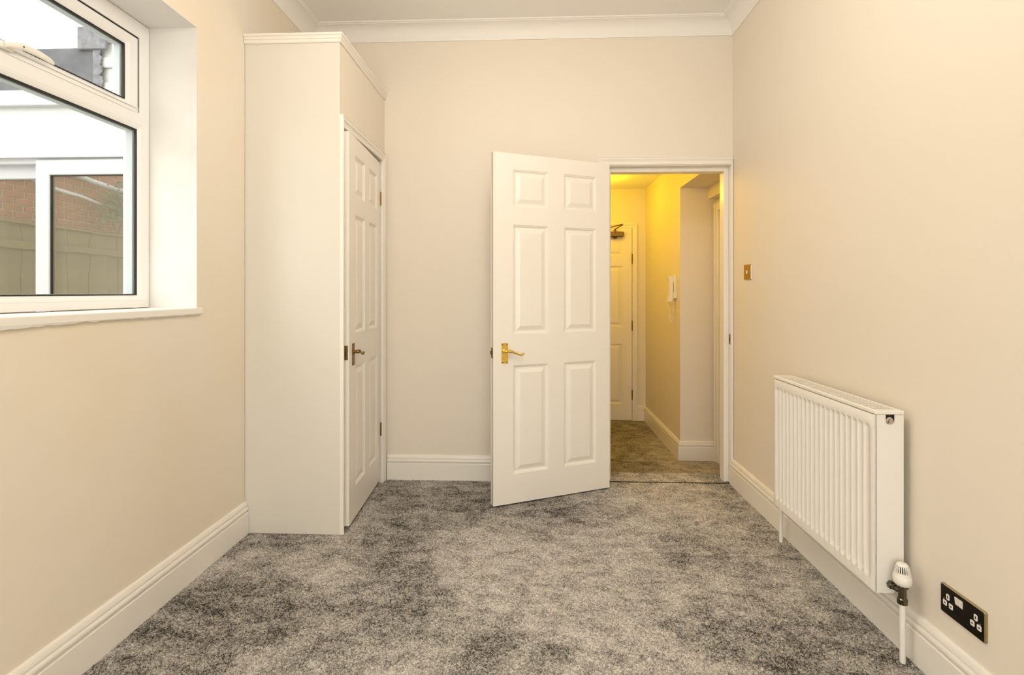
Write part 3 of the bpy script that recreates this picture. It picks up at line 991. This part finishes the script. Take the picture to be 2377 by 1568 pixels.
# overhead closer on the far door
cl = empty('door_closer', (.87, HYF - .017, 1.800))
tag(cl, 'brass overhead door closer with folded arm on the hall door', 'door closer')
cz = 1.803
m = MB()
m.bbox(.68, .935, HYF - .066, HYF - .0165, cz - .026, cz + .026, .008)
m.build('closer_body', 'dark_brass', cl, smooth=True)
m = MB().lathe([(.018, 0), (.018, -.012), (.012, -.016), (0, -.016)], (.845, HYF - .042, cz - .026), 'z', 16)
m.build('spindle_cap', 'dark', cl)
m = MB().lathe([(.014, 0), (.014, .022), (.010, .026), (0, .026)], (.845, HYF - .042, cz + .026), 'z', 16)
m.build('spindle', 'dark_brass', cl)
m = MB()
m.sweep([[(.845 + a * .010, HYF - .042 + b, z) for a, b, z in ((-.5, -.010, cz + .048), (.5, .010, cz + .048), (.5, .010, cz + .056), (-.5, -.010, cz + .056))],
         [(.905 + a * .010, HYF - .155 + b, z) for a, b, z in ((-.5, -.008, cz + .078), (.5, .008, cz + .078), (.5, .008, cz + .086), (-.5, -.008, cz + .086))]])
m.build('arm', 'dark_brass', cl)
m = MB().tube([(.905, HYF - .155, cz + .090), (.79, HYF - .085, cz + .066), (.735, HYF - .030, cz + .064)], .006, 10)
m.build('arm', 'dark_brass', cl)

# entry phone on the hall side wall
ip = empty('entry_phone', (HX1, 4.165, 1.245))
tag(ip, 'white wall mounted entry phone handset with hanging coiled cord', 'entry phone')
iy = 4.165
MB().bbox(HX1 - .022, HX1 - .0005, iy - .045, iy + .045, 1.160, 1.345, .004).build('base', 'plastic', ip)
m = MB()
rings = []
for z, x, t in ((1.135, .060, .018), (1.150, .056, .022), (1.185, .046, .018), (1.30, .046, .018), (1.325, .054, .024), (1.343, .054, .020)):
    rings.append([(HX1 - x, iy + .006, z), (HX1 - x, iy + .044, z), (HX1 - x + t + .014, iy + .044, z), (HX1 - x + t + .014, iy + .006, z)])
m.sweep(rings).build('handset', 'plastic', ip)
m = MB().box(HX1 - .0225, HX1 - .0219, iy - .030, iy - .020, 1.21, 1.29)
m.build('speaker_slot', 'dark', ip)
m = MB()
pts = []
turns, N = 34, 34 * 8
path = [(HX1 - .045, iy + .02, 1.136), (HX1 - .040, iy + .018, 1.09), (HX1 - .038, iy + .015, 1.00), (HX1 - .030, iy + .008, .965), (HX1 - .022, iy + .0, .985), (HX1 - .018, iy - .005, 1.06), (HX1 - .016, iy - .006, 1.158)]
def samp(t):
    s_ = t * (len(path) - 1)
    i = min(int(s_), len(path) - 2)
    return Vector(path[i]).lerp(Vector(path[i + 1]), s_ - i)
for i in range(N + 1):
    t = i / N
    p = samp(t)
    a = 2 * math.pi * turns * t
    pts.append((p.x + .006 * math.cos(a), p.y + .006 * math.sin(a), p.z + .004 * math.sin(a)))
m.tube(pts, .0018, 6).build('coiled_cord', 'plastic', ip, smooth=True, angle=60)

# ------------------------------------------------------------------ lamps (out of view; globe and nearer hall lamp are added fill)
def fill_pendant():
    x, y, r = -.08, 1.45, .20
    zc = ZC - .44
    p = empty('fill_lamp', (x, y, zc))  # unseen glowing globe added to brighten the upper room
    tag(p, 'added globe fill light hanging from the ceiling, out of the picture', 'lamp')
    MB().lathe([(.045, 0), (.045, -.012), (.02, -.028), (0, -.028)], (x, y, ZC), 'z', 24).build('ceiling_rose', 'plastic', p, smooth=True)
    MB().tube([(x, y, ZC - .02), (x, y, zc + r - .01)], .003, 8).build('cord', 'plastic', p)
    MB().lathe([(r * math.sin(R(a)), -r * math.cos(R(a))) for a in range(6, 175, 8)], (x, y, zc), 'z', 32).build('fill_globe', 'fill_lantern', p, smooth=True)
fill_pendant()
def hall_lamp(x, y, label):
    p = empty('hall_lamp', (x, y, HZC - .10))
    tag(p, label, 'lamp', 'hall ceiling lamps')
    MB().lathe([(.06, 0), (.06, -.015), (.03, -.03), (0, -.03)], (x, y, HZC), 'z', 24).build('ceiling_base', 'plastic', p, smooth=True)
    MB().lathe([(0, 0), (.025, .006), (.036, .03), (.025, .06), (0, .07)], (x, y, HZC - .10), 'z', 20).build('bulb', 'hall_bulb', p, smooth=True)
    ld = bpy.data.lights.new('hall_light', 'POINT')
    ld.energy = HALL_W
    ld.color = (1.0, 0.63, 0.01)
    ld.shadow_soft_size = .05
    lo = bpy.data.objects.new('hall_light', ld)
    col.objects.link(lo)
    lo.parent = p
    lo.location = (0, 0, -.06)
hall_lamp(.62, 4.70, 'small ceiling lamp near the far hall door, hidden by the open door')
hall_lamp(.42, 3.75, 'added fill lamp just beyond the doorway, hidden by the open door')  # second lamp added to put yellow light on the hall return

# ------------------------------------------------------------------ outside: yard, extension, boundary
GZ = -.12
tag(MB().box(-6.4, XL - WT - .0, -5.0, 6.5, GZ - .1, GZ).box(XL - WT, 5.0, -7.0, YR - .26, GZ - .1, GZ).build('yard_ground', 'concrete'), 'pale concrete paving of the side yard', 'ground', kind='structure')
EX = 2.90                                          # face of the extension
ext = empty('garden_extension', (-3.2, EX, GZ))
tag(ext, 'white rendered flat roofed extension with felt kerb outside the window', 'building')
xw0, xw1 = -6.2, XL - WT - .01
mb = MB()
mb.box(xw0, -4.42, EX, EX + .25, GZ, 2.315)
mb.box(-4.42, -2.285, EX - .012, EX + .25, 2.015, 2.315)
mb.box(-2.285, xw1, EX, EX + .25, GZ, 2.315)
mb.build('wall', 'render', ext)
MB().bbox(xw0, -2.57, EX - .05, EX + .02, 2.312, 2.402, .004).build('fascia', 'patio_upvc', ext)
MB().bbox(xw0, -2.56, EX - .02, EX + .03, 2.402, 2.660, .006).build('felt_kerb', 'felt', ext)
MB().box(xw0, xw1, EX + .02, 6.2, 2.30, 2.40).build('flat_roof', 'felt', ext)
mb = MB().bbox(-2.675, -2.500, EX - .040, EX - .022, 2.640, 2.775, .004)
mb.build('lead_flashing', 'lead', ext)
# jagged lead dressing beside the kerb
mb = MB()
rr2 = random.Random(5)
zs_ = [2.42 + .012 * i for i in range(20)]
v1 = [(-2.585, EX - .030, z) for z in zs_] + [(-2.535 + rr2.uniform(-.012, .012), EX - .030, z) for z in zs_]
v2 = [(x, EX - .021, z) for x, _, z in v1]
n = len(zs_)
fs = [(i, i + 1, n + i + 1, n + i) for i in range(n - 1)]
fs2 = [tuple(2 * n + k for k in f) for f in fs]
edge = [(i, i + 1, 2 * n + i + 1, 2 * n + i) for i in range(n - 1)] + [(n + i, n + i + 1, 3 * n + i + 1, 3 * n + i) for i in range(n - 1)]
mb.add(v1 + v2, fs + fs2 + edge).build('lead_dressing', 'lead', ext)
# white painted brickwork to the right of the kerb, brick by brick
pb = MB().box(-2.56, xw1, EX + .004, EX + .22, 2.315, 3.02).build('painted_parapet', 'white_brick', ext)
bm_ = MB().bbox(-.104, .104, -.012, .0, -.0305, .0305, .004)
proto = bm_.build('brick', 'white_brick', pb, world=False)
first = True
WLOC[pb] = WLOC[ext]
for c in range(9):
    z = 2.352 + c * .074
    off = 0 if c % 2 else .1075
    x = -2.45 + off - .0
    while x < xw1 - .1:
        loc = (x - WLOC[ext].x + random.uniform(-.003, .003), EX + .004 - WLOC[ext].y + random.uniform(-.003, .002), z - WLOC[ext].z)
        if first:
            proto.location = loc
            first = False
        else:
            b_ = copy_obj(proto, pb, loc)
            b_.rotation_euler = (0, random.uniform(-.012, .012), random.uniform(-.01, .01))
        x += .217
# sliding patio door
pd = empty('patio_door', (-.2, 0, 0), 0, ext)
tag(pd, 'white sliding patio door reflecting a brick wall')
def frame_xz(mb, y0, y1, x0, x1, z0, z1, w, wt, b=.004):
    def loop(y, i, k):
        return [(x0 + i, y, z0 + i), (x1 - i, y, z0 + i), (x1 - i, y, z1 - k), (x0 + i, y, z1 - k)]
    return mb.sweep([loop(y1, 0, 0), loop(y0, 0, 0), loop(y0, w - b, wt - b), loop(y0 + b, w, wt), loop(y1, w, wt), loop(y1, 0, 0)], caps=False)
mb = MB()
frame_xz(mb, EX + .02, EX + .14, -4.42, -2.285, GZ, 2.015, .035, .030)
mb.build('outer_frame', 'patio_upvc', pd)
frame_xz(MB(), EX + .002, EX + .05, -2.968, -2.288, GZ + .03, 2.002, .082, .088).build('sliding_frame', 'patio_upvc', pd)
frame_xz(MB(), EX + .072, EX + .12, -4.385, -2.93, GZ + .03, 1.985, .075, .078).build('fixed_frame', 'patio_upvc', pd)
frame_xz(MB(), EX + .012, EX + .03, -2.888, -2.368, GZ + .11, 1.916, .006, .006, .001).build('gasket', 'rubber', pd)
MB().box(-2.888, -2.368, EX + .024, EX + .030, GZ + .11, 1.916).build('pane', 'patio_glass', pd)
MB().box(-4.31, -3.005, EX + .094, EX + .100, GZ + .10, 1.909).build('pane', 'patio_glass', pd)
# boundary: brick wall above a timber fence, seen mirrored in the patio door
bw = empty('boundary_wall', (-6.12, -.4, GZ))
tag(bw, 'red brick boundary wall mirrored in the patio door glass', 'wall')
MB().box(-6.30, -6.015, -5.0, 3.2, GZ, 3.05).build('mortar_core', 'mortar', bw)
bpr = MB().bbox(-.005, .015, -.1025, .1025, -.0325, .0325, .003).build('brick', 'brick', bw, world=False)
first = True
for c in range(13):
    z = 1.97 + c * .075
    y = -2.0 + (.1125 if c % 2 else 0)
    while y < .95:
        loc = (-6.018 - WLOC[bw].x + random.uniform(-.002, .002), y - WLOC[bw].y, z - WLOC[bw].z)
        if first:
            bpr.location = loc
            first = False
        else:
            copy_obj(bpr, bw, loc)
        y += .225
fe = empty('timber_fence', (-5.93, -.4, GZ))
tag(fe, 'olive brown vertical board fence mirrored low in the patio glass', 'fence')
fb = MB().bbox(-.009, .009, -.0728, .0728, 0, 2.10, .002).build('board', 'fence', fe, world=False)
first = True
for i in range(36):
    loc = (random.uniform(-.004, .004), -2.4 + i * .147, random.uniform(-.006, .006) + .02)
    if first:
        fb.location = loc
        first = False
    else:
        copy_obj(fb, fe, loc)
MB().bbox(-5.915, -5.875, -3.0, 2.7, 2.005, 2.035, .004).build('capping_rail', 'fence', fe)
MB().bbox(-5.918, -5.885, -3.0, 2.7, 1.72, 1.80, .004).build('rail', 'fence', fe)
# white waste pipes and ivy on the boundary
tag(MB().tube([(-5.90, -.30, 2.73), (-5.90, -.75, 2.685), (-5.90, -1.34, 2.635), (-5.90, -1.9, 2.59)], .032, 12).build('waste_pipe', 'patio_upvc', smooth=True), 'thick white pipe running along the mirrored brick wall', 'pipe')
tag(MB().tube([(-5.92, .35, 2.56), (-5.92, -.17, 2.49), (-5.92, -.5, 2.47), (-5.92, -.89, 2.407)], .020, 12).build('waste_pipe', 'patio_upvc', smooth=True), 'thin white pipe below the thick one on the mirrored wall', 'pipe')
iv = empty('ivy_bush', (-5.80, -1.05, 2.04))
tag(iv, 'dark green ivy growing over the mirrored fence', 'shrub')
MB().tube([(-5.83, -1.02, 2.04), (-5.80, -1.05, 2.2), (-5.79, -1.1, 2.45)], .012, 8).build('stem', 'fence', iv)
mb = MB()
rr3 = random.Random(9)
for i in range(420):
    a, b_ = rr3.gauss(0, .20), rr3.gauss(0, .13)
    c = Vector((-5.77 + rr3.uniform(-.05, .06), -1.05 + a, 2.42 + b_ - a * .25))
    s_ = rr3.uniform(.022, .042)
    u = Vector((rr3.uniform(-.5, .5), rr3.uniform(-1, 1), rr3.uniform(-1, 1))).normalized()
    w = u.cross(Vector((1, rr3.uniform(-.5, .5), rr3.uniform(-.5, .5)))).normalized()
    nn = u.cross(w) * .006
    mb.add([c - u * s_, c + w * s_ * .6 + nn, c + u * s_, c - w * s_ * .6 + nn], [(0, 1, 2), (0, 2, 3)])
lf = mb.build('foliage', 'leaf', iv)
lf['kind'] = 'stuff'
